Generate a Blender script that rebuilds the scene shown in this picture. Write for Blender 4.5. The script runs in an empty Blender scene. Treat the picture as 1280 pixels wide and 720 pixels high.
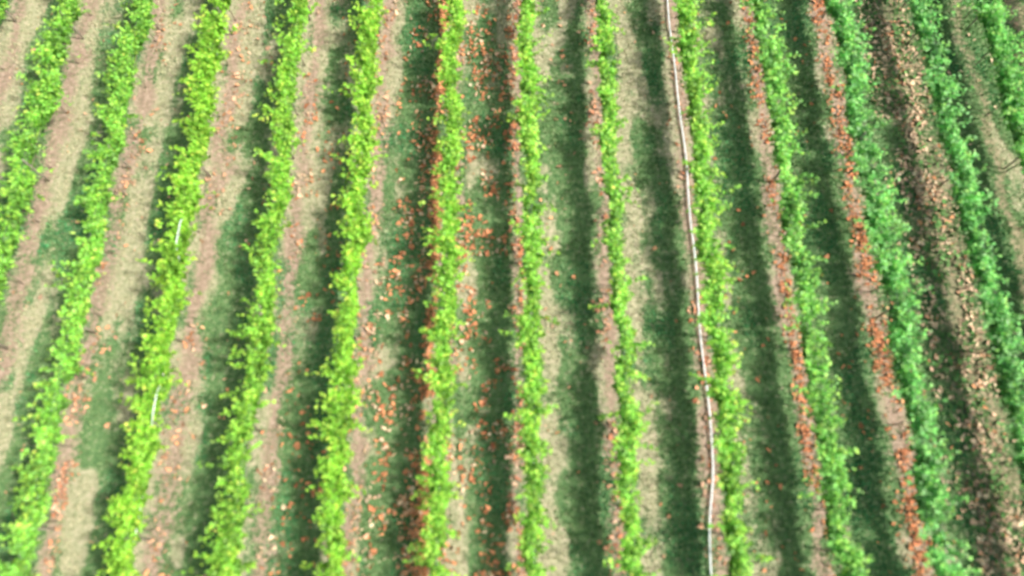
import bpy, math, random
import numpy as np
from mathutils import Vector

rng = np.random.default_rng(11)
random.seed(5)
sc = bpy.context.scene
COL = sc.collection
Y0, Y1 = -6.0, 27.0

# ---------------------------------------------------------------- helpers
def link(o):
    COL.objects.link(o); return o

def top(o, label, category, group=None):
    o["label"] = label; o["category"] = category
    if group: o["group"] = group

def noise2(x, y, sx, sy, seed):
    r = np.random.default_rng(seed)
    T = r.random((128, 128))
    u = x / sx + 1000.0; v = y / sy + 1000.0
    iu = np.floor(u).astype(int); iv = np.floor(v).astype(int)
    fu = u - iu; fv = v - iv
    fu = fu*fu*(3-2*fu); fv = fv*fv*(3-2*fv)
    a = T[iu % 128, iv % 128]; b = T[(iu+1) % 128, iv % 128]
    c = T[iu % 128, (iv+1) % 128]; d = T[(iu+1) % 128, (iv+1) % 128]
    return (a*(1-fu)+b*fu)*(1-fv) + (c*(1-fu)+d*fu)*fv

def fbm(x, y, sx, sy, seed, o=3):
    s = 0; w = 0; a = 1.0
    for i in range(o):
        s = s + a*noise2(x, y, sx/2**i, sy/2**i, seed+i*17); w += a; a *= 0.55
    return s / w

def sstep(a, b, x):
    t = np.clip((x-a)/(b-a), 0, 1); return t*t*(3-2*t)

def mesh_np(name, verts, faces_flat, fsize, mat, attrs=None):
    me = bpy.data.meshes.new(name)
    nv = len(verts); nf = len(faces_flat)//fsize
    me.vertices.add(nv); me.vertices.foreach_set("co", verts.astype(np.float32).ravel())
    me.loops.add(nf*fsize); me.loops.foreach_set("vertex_index", faces_flat.astype(np.int32))
    me.polygons.add(nf)
    me.polygons.foreach_set("loop_start", np.arange(0, nf*fsize, fsize, dtype=np.int32))
    me.polygons.foreach_set("loop_total", np.full(nf, fsize, dtype=np.int32))
    if attrs:
        for k, v in attrs.items():
            at = me.attributes.new(k, 'FLOAT_COLOR', 'POINT')
            at.data.foreach_set("color", v.astype(np.float32).ravel())
    me.update(calc_edges=True)
    if mat: me.materials.append(mat)
    return me

def rgba(c):
    return np.concatenate([c, np.ones((len(c), 1))], axis=1)

def nmat(name):
    m = bpy.data.materials.new(name); m.use_nodes = True
    nt = m.node_tree; nt.nodes.clear()
    return m, nt

# ---------------------------------------------------------------- materials
def leaf_material(name, rough=0.5, trans=0.35, spec=0.35):
    m, nt = nmat(name)
    N = nt.nodes.new; L = nt.links.new
    out = N('ShaderNodeOutputMaterial'); at = N('ShaderNodeAttribute'); at.attribute_name = "tint"
    if trans == 0:
        d = N('ShaderNodeBsdfDiffuse'); L(at.outputs['Color'], d.inputs[0]); L(d.outputs[0], out.inputs[0])
        return m
    p = N('ShaderNodeBsdfPrincipled'); p.inputs['Roughness'].default_value = rough
    p.inputs['Specular IOR Level'].default_value = spec
    L(at.outputs['Color'], p.inputs['Base Color'])
    t = N('ShaderNodeBsdfTranslucent'); hs = N('ShaderNodeHueSaturation')
    hs.inputs['Hue'].default_value = 0.488; hs.inputs['Value'].default_value = 1.4
    L(at.outputs['Color'], hs.inputs['Color']); L(hs.outputs[0], t.inputs['Color'])
    ms = N('ShaderNodeMixShader'); ms.inputs[0].default_value = trans
    L(p.outputs[0], ms.inputs[1]); L(t.outputs[0], ms.inputs[2]); L(ms.outputs[0], out.inputs[0])
    return m

def simple_mat(name, c1, c2, scale, rough, bump=0.3, metal=0.0):
    m, nt = nmat(name)
    N = nt.nodes.new; L = nt.links.new
    out = N('ShaderNodeOutputMaterial'); p = N('ShaderNodeBsdfPrincipled')
    tc = N('ShaderNodeTexCoord'); no = N('ShaderNodeTexNoise'); no.inputs['Scale'].default_value = scale
    no.inputs['Detail'].default_value = 6
    L(tc.outputs['Object'], no.inputs['Vector'])
    cr = N('ShaderNodeValToRGB'); cr.color_ramp.elements[0].position = .35; cr.color_ramp.elements[1].position = .65
    cr.color_ramp.elements[0].color = (*c1, 1); cr.color_ramp.elements[1].color = (*c2, 1)
    L(no.outputs['Fac'], cr.inputs[0]); L(cr.outputs[0], p.inputs['Base Color'])
    p.inputs['Roughness'].default_value = rough; p.inputs['Metallic'].default_value = metal
    b = N('ShaderNodeBump'); b.inputs['Strength'].default_value = bump; b.inputs['Distance'].default_value = .01
    L(no.outputs['Fac'], b.inputs['Height']); L(b.outputs[0], p.inputs['Normal'])
    L(p.outputs[0], out.inputs[0])
    return m

M_LEAF = leaf_material("vine_leaf", 0.5, 0.4, 0.3)
M_GRASS = leaf_material("grass_blade", 0.7, 0, 0.2)
M_LITTER = leaf_material("dry_leaf", 0.8, 0, 0.2)
M_BARK = simple_mat("vine_bark", (.17, .14, .10), (.30, .24, .18), 30, .9, .8)
M_POST = simple_mat("weathered_wood", (.24, .21, .17), (.40, .36, .30), 14, .85, .5)
M_WIRE = simple_mat("galvanised_wire", (.35, .36, .37), (.5, .5, .5), 8, .4, .1, .6)
M_PIPE = simple_mat("white_pipe_plastic", (.88, .93, .97), (.92, .95, .98), 3, .3, .05)
M_JOINT = simple_mat("pipe_joint_plastic", (.6, .6, .62), (.7, .7, .72), 6, .5, .05)

def ground_material():
    m, nt = nmat("field_ground")
    N = nt.nodes.new; L = nt.links.new
    out = N('ShaderNodeOutputMaterial'); p = N('ShaderNodeBsdfPrincipled')
    at = N('ShaderNodeAttribute'); at.attribute_name = "mask"
    sep = N('ShaderNodeSeparateColor'); L(at.outputs['Color'], sep.inputs[0])
    geo = N('ShaderNodeNewGeometry')
    def noise(scale, det=6, rough=.65):
        n = N('ShaderNodeTexNoise'); n.inputs['Scale'].default_value = scale
        n.inputs['Detail'].default_value = det; n.inputs['Roughness'].default_value = rough
        L(geo.outputs['Position'], n.inputs['Vector']); return n
    def ramp(src, stops):
        r = N('ShaderNodeValToRGB'); e = r.color_ramp.elements
        while len(e) < len(stops): e.new(.5)
        for i, (pos, c) in enumerate(stops):
            e[i].position = pos; e[i].color = (*c, 1)
        L(src, r.inputs[0]); return r
    nf = noise(6); nc = noise(40, 3)
    grass = ramp(nf.outputs['Fac'], [(.3, (.07, .155, .06)), (.5, (.14, .25, .10)), (.72, (.26, .36, .17))])
    straw = ramp(nf.outputs['Fac'], [(.3, (.25, .27, .15)), (.5, (.42, .41, .26)), (.72, (.64, .57, .41))])
    soil = ramp(nf.outputs['Fac'], [(.3, (.21, .155, .11)), (.5, (.38, .275, .21)), (.7, (.56, .43, .34))])
    dsoil = ramp(nf.outputs['Fac'], [(.35, (.12, .18, .08)), (.52, (.28, .26, .15)), (.72, (.56, .46, .32))])
    def mix(f, a, b):
        x = N('ShaderNodeMix'); x.data_type = 'RGBA'
        L(f, x.inputs[0]); L(a, x.inputs[6]); L(b, x.inputs[7]); return x.outputs[2]
    def brk(src, n, amt):
        a = N('ShaderNodeMath'); a.operation = 'SUBTRACT'; a.inputs[1].default_value = .5; L(n.outputs['Fac'], a.inputs[0])
        b = N('ShaderNodeMath'); b.operation = 'MULTIPLY_ADD'; b.inputs[1].default_value = amt
        L(a.outputs[0], b.inputs[0]); L(src, b.inputs[2])
        c = N('ShaderNodeMapRange'); c.interpolation_type = 'SMOOTHSTEP'
        c.inputs['From Min'].default_value = .1; c.inputs['From Max'].default_value = .9
        L(b.outputs[0], c.inputs['Value']); return c.outputs[0]
    g = mix(brk(sep.outputs[1], nf, 1.7), grass.outputs[0], straw.outputs[0])
    so = mix(sep.outputs[2], soil.outputs[0], dsoil.outputs[0])
    s = mix(brk(sep.outputs[0], nf, 2.8), g, so)
    L(s, p.inputs['Base Color']); p.inputs['Roughness'].default_value = .95
    p.inputs['Specular IOR Level'].default_value = .15
    b = N('ShaderNodeBump'); b.inputs['Strength'].default_value = .5; b.inputs['Distance'].default_value = .04
    L(nc.outputs['Fac'], b.inputs['Height']); L(b.outputs[0], p.inputs['Normal'])
    L(p.outputs[0], out.inputs[0])
    return m
M_GROUND = ground_material()

# ---------------------------------------------------------------- rows
ROWS = [
 (-17.6, .24, 0.27, 1.65, 1.05),
 (-15.05, .25, 0.27, 1.68, 1.05),
 (-12.5, .23, 0.27, 1.66, 0.95),
 (-9.85, .31, 0.05, 1.78, 1.2),
 (-7.17, .26, 0.14, 1.7, 1.05),
 (-4.66, .28, 0.06, 1.72, 1.15),
 (-1.94, .23, 0.14, 1.7, 1.05),
 (0.54, .20, 0.20, 1.65, 1.0),
 (3.10, .18, 0.25, 1.6, 0.9),
 (5.82, .25, 0.25, 1.7, 1.1),
 (8.45, .27, 0.52, 1.65, 1.05),
 (11.0, .29, 0.78, 1.7, 1.15),
 (13.85, .26, 0.82, 1.65, 1.1),
 (16.1, .36, 0.72, 1.75, 1.4),
 (18.7, .30, 0.75, 1.65, 1.1),
]
SOIL = [(-17.6,.28),(-15.2,.27),(-12.6,.25),(-9.62,.26),(-6.85,.22),(-4.45,.20),(-2.0,.16),(.18,.14),(2.9,.18),
        (5.68,.25),(8.45,.23),(11.05,.27),(13.5,.58),(15.9,.15),(18.0,.4)]

def masks(x, y):
    soil = np.zeros_like(x); shade = np.zeros_like(x)
    for c, hw in SOIL:
        w = hw*(.1+1.8*fbm(x*0+c*3, y, 1, .9, 40))
        cc = c + .26*(fbm(x*0+c*5, y, 1, 1.3, 90)-.5)*2
        soil = np.maximum(soil, 1-sstep(w*.2, w*2.0, np.abs(x-cc)))
    for r in ROWS:   # row's cast shadow deepened in the colour: greener grass, less straw and soil
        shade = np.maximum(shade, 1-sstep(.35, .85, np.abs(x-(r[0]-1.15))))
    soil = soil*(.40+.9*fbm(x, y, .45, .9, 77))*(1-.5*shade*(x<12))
    dry = .42*fbm(x, y, .6, 6.0, 7, 3) + .58*fbm(x, y, .7, 1.3, 19, 3)
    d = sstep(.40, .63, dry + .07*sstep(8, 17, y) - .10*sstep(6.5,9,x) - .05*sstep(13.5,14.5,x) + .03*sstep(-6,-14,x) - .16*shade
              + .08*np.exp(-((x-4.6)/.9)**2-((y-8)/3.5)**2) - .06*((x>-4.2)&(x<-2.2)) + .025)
    return np.clip(soil,0,1), d

def ground():
    xs = np.concatenate([[-900,-300,-120,-60,-35], np.arange(-24, 24.01, .13), [35,60,120,300,900]])
    ys = np.concatenate([[-900,-300,-120,-50,-20], np.arange(-9, 30.01, .13), [45,80,150,400,900]])
    X, Y = np.meshgrid(xs, ys, indexing='ij')
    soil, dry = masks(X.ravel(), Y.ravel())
    inside = (np.abs(X.ravel()) < 23) & (Y.ravel() > -9) & (Y.ravel() < 30)
    soil = np.where(inside, soil, 0)
    Z = (fbm(X, Y, .8, .8, 3)-.5)*.05 * (np.abs(X) < 23)
    v = np.stack([X.ravel(), Y.ravel(), Z.ravel()], 1)
    nx, ny = len(xs), len(ys)
    i = np.arange(nx-1)[:, None]*ny + np.arange(ny-1)[None, :]
    f = np.stack([i, i+ny, i+ny+1, i+1], -1).ravel()
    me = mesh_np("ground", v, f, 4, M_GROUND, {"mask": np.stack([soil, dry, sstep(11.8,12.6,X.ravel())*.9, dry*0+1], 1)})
    me.polygons.foreach_set("use_smooth", np.ones(len(me.polygons), dtype=bool))
    o = link(bpy.data.objects.new("ground", me)); o["kind"] = "structure"
    o["label"] = "mown grass alleys with bare brown soil strips between vine rows"; o["category"] = "ground"
ground()

# ---------------------------------------------------------------- leaves builder
LT = np.array([[0,-.08,0],[-.52,.12,.06],[-.40,.72,.03],[0,1.0,-.10],[.40,.72,.03],[.52,.12,.06]])
LT[:,1] -= .4
LF = np.array([0,3,2,1, 0,5,4,3])
def leaves_mesh(name, pos, size, tint, mat, up=1.2, curl=1.0, point=1.0, wmin=.6):
    n = len(pos)
    nrm = rng.normal(size=(n,3))*.62; nrm[:,2] = np.abs(nrm[:,2])*.5 + up
    nrm /= np.linalg.norm(nrm, axis=1)[:,None]
    a = rng.normal(size=(n,3)); b = np.cross(nrm, a); b /= np.linalg.norm(b, axis=1)[:,None]
    a = np.cross(b, nrm)
    T = np.repeat(LT[None], n, 0)*size[:,None,None]
    T[:,:,2] *= curl*rng.uniform(.3,2.2,n)[:,None]
    T[:,:,0] *= rng.uniform(wmin,1.1,n)[:,None]
    T[:,3,1] *= point
    v = pos[:,None,:] + T[:,:,0:1]*a[:,None,:] + T[:,:,1:2]*b[:,None,:] + T[:,:,2:3]*nrm[:,None,:]
    f = (np.arange(n)[:,None]*6 + LF[None]).ravel()
    return mesh_np(name, v.reshape(-1,3), f, 4, mat, {"tint": np.repeat(rgba(tint), 6, 0)})

def canopy(idx, X, hw, tone, H, dens):
    L = Y1-Y0
    ns = int(27*dens*L)
    y = rng.uniform(Y0, Y1, ns)
    thin = fbm(y*0+X, y, 1, .7, 200+idx)
    keep = rng.random(ns) < (.52 + .9*thin)
    y = y[keep]; ns = len(y)
    wmod = .42+1.1*fbm(y*0+X, y, 1, .65, 300+idx)
    hmod = .88+.26*fbm(y*0+X, y, 1, 1.3, 400+idx)
    cx = X + .22*(fbm(y*0+X, y, 1, 1.1, 500+idx)-.5)*2
    lat = rng.normal(size=ns)*hw*wmod*1.0
    long = rng.random(ns) < .06
    lat = np.where(long, np.sign(lat)*rng.uniform(.35,.9,ns), lat)
    dy = rng.normal(size=ns)*.25
    ht = (H*hmod-.82)*rng.uniform(.65,1.2,ns)
    droop = np.where(long, rng.uniform(.0,.5,ns), rng.uniform(0,.35,ns))
    nl = 22
    t = rng.uniform(.0,1,(ns,nl))
    sp = np.where(long,.03,.06)[:,None]
    px = cx[:,None] + lat[:,None]*t**1.1 + rng.normal(size=(ns,nl))*sp
    py = y[:,None] + dy[:,None]*t + rng.normal(size=(ns,nl))*sp
    pz = .84 + ht[:,None]*(t*1.3-.3*t*t) - droop[:,None]*t**3 + rng.normal(size=(ns,nl))*.06
    pz = np.maximum(pz,.45)
    pos = np.stack([px,py,pz],-1).reshape(-1,3); tt = t.ravel()
    n = len(pos)
    size = rng.uniform(.06,.15,n)*(1.1-.35*tt)
    ya = np.array([.25,.54,.055]); yb = np.array([.16,.49,.165])
    base = ya*(1-tone)+yb*tone
    clump = fbm(pos[:,0], pos[:,1], .35, .5, 600+idx, 3)
    shoot = np.repeat(rng.uniform(.75,1.3,ns), nl)
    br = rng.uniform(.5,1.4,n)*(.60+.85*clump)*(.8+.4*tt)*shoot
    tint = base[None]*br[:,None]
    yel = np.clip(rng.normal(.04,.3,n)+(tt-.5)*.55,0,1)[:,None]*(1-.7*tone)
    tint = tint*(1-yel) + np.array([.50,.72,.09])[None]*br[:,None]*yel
    pale = (rng.random(n)<.22)[:,None]*.5*tone
    tint = tint*(1-pale)+np.array([.48,.70,.40])[None]*pale
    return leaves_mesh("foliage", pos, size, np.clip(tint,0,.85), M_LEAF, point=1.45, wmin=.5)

# ---------------------------------------------------------------- tubes
def tube(path, radii, seg=7, cap=True):
    V=[];F=[]
    P=[Vector(p) for p in path]
    for i,p in enumerate(P):
        d=(P[min(i+1,len(P)-1)]-P[max(i-1,0)]).normalized()
        ref=Vector((1,0,0)) if abs(d.x)<.8 else Vector((0,0,1))
        a=d.cross(ref).normalized(); b=d.cross(a)
        for k in range(seg):
            th=2*math.pi*k/seg
            V.append(p+(a*math.cos(th)+b*math.sin(th))*radii[i])
    for i in range(len(P)-1):
        for k in range(seg):
            F.append((i*seg+k,i*seg+(k+1)%seg,(i+1)*seg+(k+1)%seg,(i+1)*seg+k))
    if cap:
        F.append(tuple(range(seg-1,-1,-1))); F.append(tuple((len(P)-1)*seg+k for k in range(seg)))
    return V,F
def tubes_mesh(name, parts, mat):
    V=[];F=[]
    for v,f in parts:
        o=len(V); V+=v; F+=[tuple(i+o for i in q) for q in f]
    me=bpy.data.meshes.new(name); me.from_pydata([tuple(v) for v in V],[],F); me.materials.append(mat)
    for p in me.polygons: p.use_smooth = len(p.vertices)==4
    me.update(); return me

trunk_meshes=[]
for k in range(4):
    path=[(0,0,-.08)];r=[.024]
    x=y=0
    for i in range(1,8):
        x+=random.uniform(-.02,.02); y+=random.uniform(-.03,.03)
        path.append((x,y,i*.125)); r.append(.019-.001*i+random.uniform(-.002,.002))
    parts=[tube(path,r)]
    for s in (-1,1):
        ap=[(x,y,.86)];ar=[.015]
        for i in range(1,8):
            ap.append((x*(1-i/7)+random.uniform(-.015,.015), y+s*i*.14, .92+random.uniform(-.015,.02))); ar.append(.014-.0013*i)
        parts.append(tube(ap,ar,6))
    trunk_meshes.append(tubes_mesh("trunk",parts,M_BARK))

post_mesh = tubes_mesh("post",[tube([(0,0,-.2),(0,0,.5),(.003,0,1.0),(0,0,1.38),(0,0,1.4)],[.030,.029,.028,.026,.020],10)],M_POST)

def row_label(i, tone):
    if i in (7,8): return "narrow bright green vine row with thin straggling shoots on grass"
    if tone>.7 : return "blue-green dense vine row above reddish-brown leaf litter"
    if tone>.4 : return "mid-green bushy vine row beside rust-coloured fallen leaves"
    if i==3: return "wide bright yellow-green vine row with pale hose showing through"
    if i==9: return "bright green vine row beside a long white pipe"
    if i in (5,6): return "bright green vine row between alleys strewn with orange leaves"
    return "yellow-green vine row on a strip of bare pinkish soil"

for i,(X,hw,tone,H,dens) in enumerate(ROWS):
    e=link(bpy.data.objects.new("vine_row",None)); e.location=(X,Y0,0); e.empty_display_size=.3
    top(e,row_label(i,tone),"grapevine row","vine rows in the vineyard")
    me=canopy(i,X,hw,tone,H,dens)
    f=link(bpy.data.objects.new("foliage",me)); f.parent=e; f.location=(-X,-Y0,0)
    y=.5+random.uniform(0,.6)
    while y<Y1-Y0-.3:
        t=link(bpy.data.objects.new("trunk",random.choice(trunk_meshes)))
        t.parent=e; t.location=(random.uniform(-.03,.03),y,0)
        t.rotation_euler=(0,0,random.choice((0,math.pi))+random.uniform(-.05,.05))
        y+=2.1+random.uniform(-.2,.2)
    tr=link(bpy.data.objects.new("vine_trellis",None)); tr.location=(X,Y0,0); tr.empty_display_size=.3
    top(tr,"weathered wooden posts with steel wires holding up vines","trellis","vine trellises")
    y=random.uniform(.2,2.5)
    while y<Y1-Y0:
        p=link(bpy.data.objects.new("post",post_mesh)); p.parent=tr; p.location=(0.0,y,0)
        p.rotation_euler=(random.uniform(-.02,.02),random.uniform(-.02,.02),random.uniform(0,6)); y+=5.6
    for z,dx in ((.93,0),(1.2,.04),(1.2,-.04),(1.36,.03)):
        path=[(dx,yy,z-.015*math.sin(yy/5.6*math.pi)**2) for yy in np.linspace(0,Y1-Y0,25)]
        w=link(bpy.data.objects.new("wire",tubes_mesh("wire",[tube(path,[.003]*25,5)],M_WIRE))); w.parent=tr

# ---------------------------------------------------------------- pipes
def smooth_path(pts, step=.2, ksz=7):
    ys=np.array([p[1] for p in pts]); o=np.argsort(ys)
    ys=ys[o]; xs=np.array([p[0] for p in pts])[o]; zs=np.array([p[2] for p in pts])[o]
    yy=np.arange(ys[0],ys[-1],step)
    xi=np.interp(yy,ys,xs); zi=np.interp(yy,ys,zs)
    k=np.ones(ksz)/ksz
    xi=np.convolve(np.pad(xi,ksz//2,'edge'),k,'valid')
    zi=np.convolve(np.pad(zi,ksz//2,'edge'),k,'valid')
    return [(a,b,c) for a,b,c in zip(xi+.018*np.sin(yy*1.7),yy,zi)]
pp=[(5.60,26.5,.09),(5.64,18.6,.09),(5.66,15.8,.09),(5.76,12.6,.09),(5.74,10,.09),(5.75,7.6,.09),(5.70,5.3,.09),
    (5.78,3.2,.09),(5.72,1.9,.09),(5.45,.9,.09),(5.40,-.7,.09),(5.5,-5.8,.09)]
pp=[(a-.07,b,c) for a,b,c in pp]
sp=smooth_path(pp)
pe=link(bpy.data.objects.new("irrigation_pipe",None)); pe.location=(5.6,0,0)
top(pe,"long thin white irrigation pipe lying on soil beside vines","pipe")
b=link(bpy.data.objects.new("pipe_run",tubes_mesh("pipe_run",[tube(sp,[.026]*len(sp),10)],M_PIPE))); b.parent=pe; b.location=(-5.6,0,0)
for yj in (3.3,12.2,24):
    k=min(range(len(sp)),key=lambda q:abs(sp[q][1]-yj)); a=Vector(sp[k]); c=Vector(sp[k+1]); d=(c-a).normalized()
    j=link(bpy.data.objects.new("pipe_joint",tubes_mesh("pipe_joint",[tube([a-d*.06,a-d*.055,a+d*.055,a+d*.06],[.028,.033,.033,.028],10)],M_JOINT)))
    j.parent=pe; j.location=(-5.6,0,0)
hp=[(-9.84,26,.95),(-9.84,9.5,.95),(-9.71,9.1,1.68),(-9.74,8.3,1.68),(-9.84,7.9,.95),(-9.84,4.4,.95),(-9.56,4.0,1.66),(-9.55,3.4,1.66),(-9.84,3.0,.95),(-9.84,-5,.95)]
hs=smooth_path(hp,.1,3)
h=link(bpy.data.objects.new("drip_hose",tubes_mesh("drip_hose",[tube(hs,[.015]*len(hs),8)],M_PIPE)))
top(h,"thin pale hose strung through vine foliage","hose")

# ---------------------------------------------------------------- grass
def grass():
    n=560000
    x=rng.uniform(-20,20,n); y=rng.uniform(-4,24,n)
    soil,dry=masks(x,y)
    lush=fbm(x,y,.9,1.6,55,3)
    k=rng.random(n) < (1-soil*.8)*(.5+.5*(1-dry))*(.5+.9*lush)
    x,y,soil,dry,lush=x[k],y[k],soil[k],dry[k],lush[k]; n=len(x)
    h=rng.uniform(.03,.08,n)*(.6+1.0*lush); w=rng.uniform(.008,.02,n)*1.5
    th=rng.uniform(0,2*np.pi,n); ln=rng.uniform(.3,1.3,n)*h; th2=rng.uniform(0,2*np.pi,n)
    z=np.full(n,-.01)
    b=np.stack([x,y,z],1); s=np.stack([np.cos(th),np.sin(th),th*0],1)*w[:,None]
    tip=b+np.stack([np.cos(th2)*ln,np.sin(th2)*ln,h+.02],1)
    v=np.stack([b-s,b+s,tip],1).reshape(-1,3)
    g=np.array([.18,.31,.12])[None]*np.ones((n,1)); d=np.array([.52,.48,.32])[None]
    teal=sstep(.49,.65,lush)[:,None]
    g=g*(1-teal)+np.array([.085,.32,.125])[None]*teal
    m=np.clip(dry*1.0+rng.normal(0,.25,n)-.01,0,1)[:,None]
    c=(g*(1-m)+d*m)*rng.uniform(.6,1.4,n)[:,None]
    me=mesh_np("grass",v,np.arange(3*n),3,M_GRASS,{"tint":np.repeat(rgba(c),3,0)})
    o=link(bpy.data.objects.new("grass",me)); o["kind"]="stuff"
    top(o,"short patchy green and straw-coloured grass between vine rows","grass")
grass()

# ---------------------------------------------------------------- litter
def litter():
    PX=[];SZ=[];TC=[]
    OR=np.array([.74,.34,.17]); RD=np.array([.64,.25,.13]); TN=np.array([.80,.63,.43]); PK=np.array([.70,.46,.32])
    DG=np.array([.12,.24,.08])
    def zone(xa,xb,den,c1,c2,s=(.04,.16),clump=.5,y0=-3,y1=23,prof=False,seed=701,h=.03):
        n=int((xb-xa)*(y1-y0)*den*1.6)
        if prof: x=(xa+xb)/2+rng.normal(size=n)*(xb-xa)/3.4
        else: x=rng.uniform(xa,xb,n)
        y=rng.uniform(y0,y1,n)
        nz=fbm(x,y,.4,1.0,seed,3)
        k=rng.random(n)<sstep(clump-.12,clump+.16,nz)
        x,y=x[k],y[k]; n=len(x)
        PX.append(np.stack([x,y,rng.uniform(h,h+.05,n)],1)); SZ.append(s[0]+(s[1]-s[0])*rng.random(n)**1.6)
        m=rng.random(n)[:,None]; TC.append((c1*(1-m)+c2*m)*rng.uniform(.55,1.25,n)[:,None])
    zone(-19,-13,1.5,PK,OR); zone(-13,-7.2,3,PK,OR)
    zone(-7.2,-4.7,12,OR,RD); zone(-3.9,-1.2,36,OR,RD); zone(-4.2,-1.4,12,TN,PK)
    zone(-3.2,-2.3,45,OR,TN,prof=True,seed=61,y0=-3,y1=14)
    zone(-1.5,.6,32,OR,RD); zone(-1.9,.4,12,TN,PK)
    zone(.6,3.1,2.5,OR,PK); zone(3.1,5.8,1.5,OR,PK); zone(5.9,8.3,3.5,RD,OR); zone(8.3,11,3.5,RD,OR)
    zone(11.2,12.8,5,TN,OR); zone(13.8,19,2,TN,PK)
    zone(-13.0,-12.1,30,PK,OR,prof=True,clump=.55); zone(-13.0,-12.3,60,RD,PK,y0=.2,y1=2.6,prof=True)
    zone(-10.1,-9.0,15,PK,OR,prof=True); zone(-7.1,-6.5,20,PK,TN,prof=True); zone(-4.7,-4.0,25,OR,PK,prof=True)
    zone(-2.60,-2.26,260,OR*1.1,OR,prof=True,clump=.40); zone(-.1,.4,60,RD,PK,prof=True)
    zone(2.6,3.1,45,RD,PK,prof=True); zone(5.35,5.95,25,PK,RD,prof=True)
    zone(8.2,8.7,85,RD,OR,prof=True,clump=.45,s=(.03,.13)); zone(10.75,11.35,135,RD,OR,prof=True,clump=.40,seed=31,s=(.03,.13))
    zone(12.4,14.3,65,TN,PK,prof=True,clump=.47,s=(.04,.17),h=.045); zone(12.5,14.3,22,OR,PK,prof=True,clump=.48,seed=12,s=(.04,.15))
    zone(12.4,14.3,50,DG,DG*1.6,prof=True,clump=.48,seed=99,h=.055)
    zone(17.2,18.6,35,TN,PK,prof=True,clump=.48)
    pos=np.concatenate(PX); me=leaves_mesh("leaf_litter",pos,np.concatenate(SZ),np.clip(np.concatenate(TC),0,.9),M_LITTER,up=1.3,curl=2.0,point=1.5,wmin=.3)
    o=link(bpy.data.objects.new("leaf_litter",me)); o["kind"]="stuff"
    top(o,"orange and tan dry fallen leaves scattered over grass and soil","fallen leaves")
litter()

# ---------------------------------------------------------------- light
az=Vector((1,-.18,0)).normalized(); el=math.radians(50)
sd=Vector((az.x*math.cos(el),az.y*math.cos(el),math.sin(el)))
sun=bpy.data.lights.new("sun",'SUN'); sun.energy=4.6; sun.angle=math.radians(5); sun.color=(1,.96,.88)
so=link(bpy.data.objects.new("sun",sun)); so.rotation_euler=sd.to_track_quat('Z','Y').to_euler(); so.location=(30,-5,40)
w=bpy.data.worlds.new("World"); sc.world=w; w.use_nodes=True
nt=w.node_tree; bg=nt.nodes['Background']; sky=nt.nodes.new('ShaderNodeTexSky'); sky.sky_type='NISHITA'
sky.sun_disc=False; sky.sun_elevation=el; sky.sun_rotation=math.atan2(sd.x,sd.y); sky.dust_density=6
nt.links.new(sky.outputs[0],bg.inputs[0]); bg.inputs[1].default_value=.15
sc.view_settings.view_transform='Standard'; sc.view_settings.look='None'; sc.view_settings.exposure=0

# ---------------------------------------------------------------- camera
cam=bpy.data.cameras.new("camera"); co=link(bpy.data.objects.new("camera",cam)); sc.camera=co
cam.lens=25.3; cam.sensor_width=36; cam.clip_end=3000
p=math.radians(70); co.location=(0,0,20.8)
d=Vector((0,math.cos(p),-math.sin(p))); co.rotation_euler=d.to_track_quat('-Z','Y').to_euler()
cam.dof.use_dof=True; cam.dof.focus_distance=60; cam.dof.aperture_fstop=.16
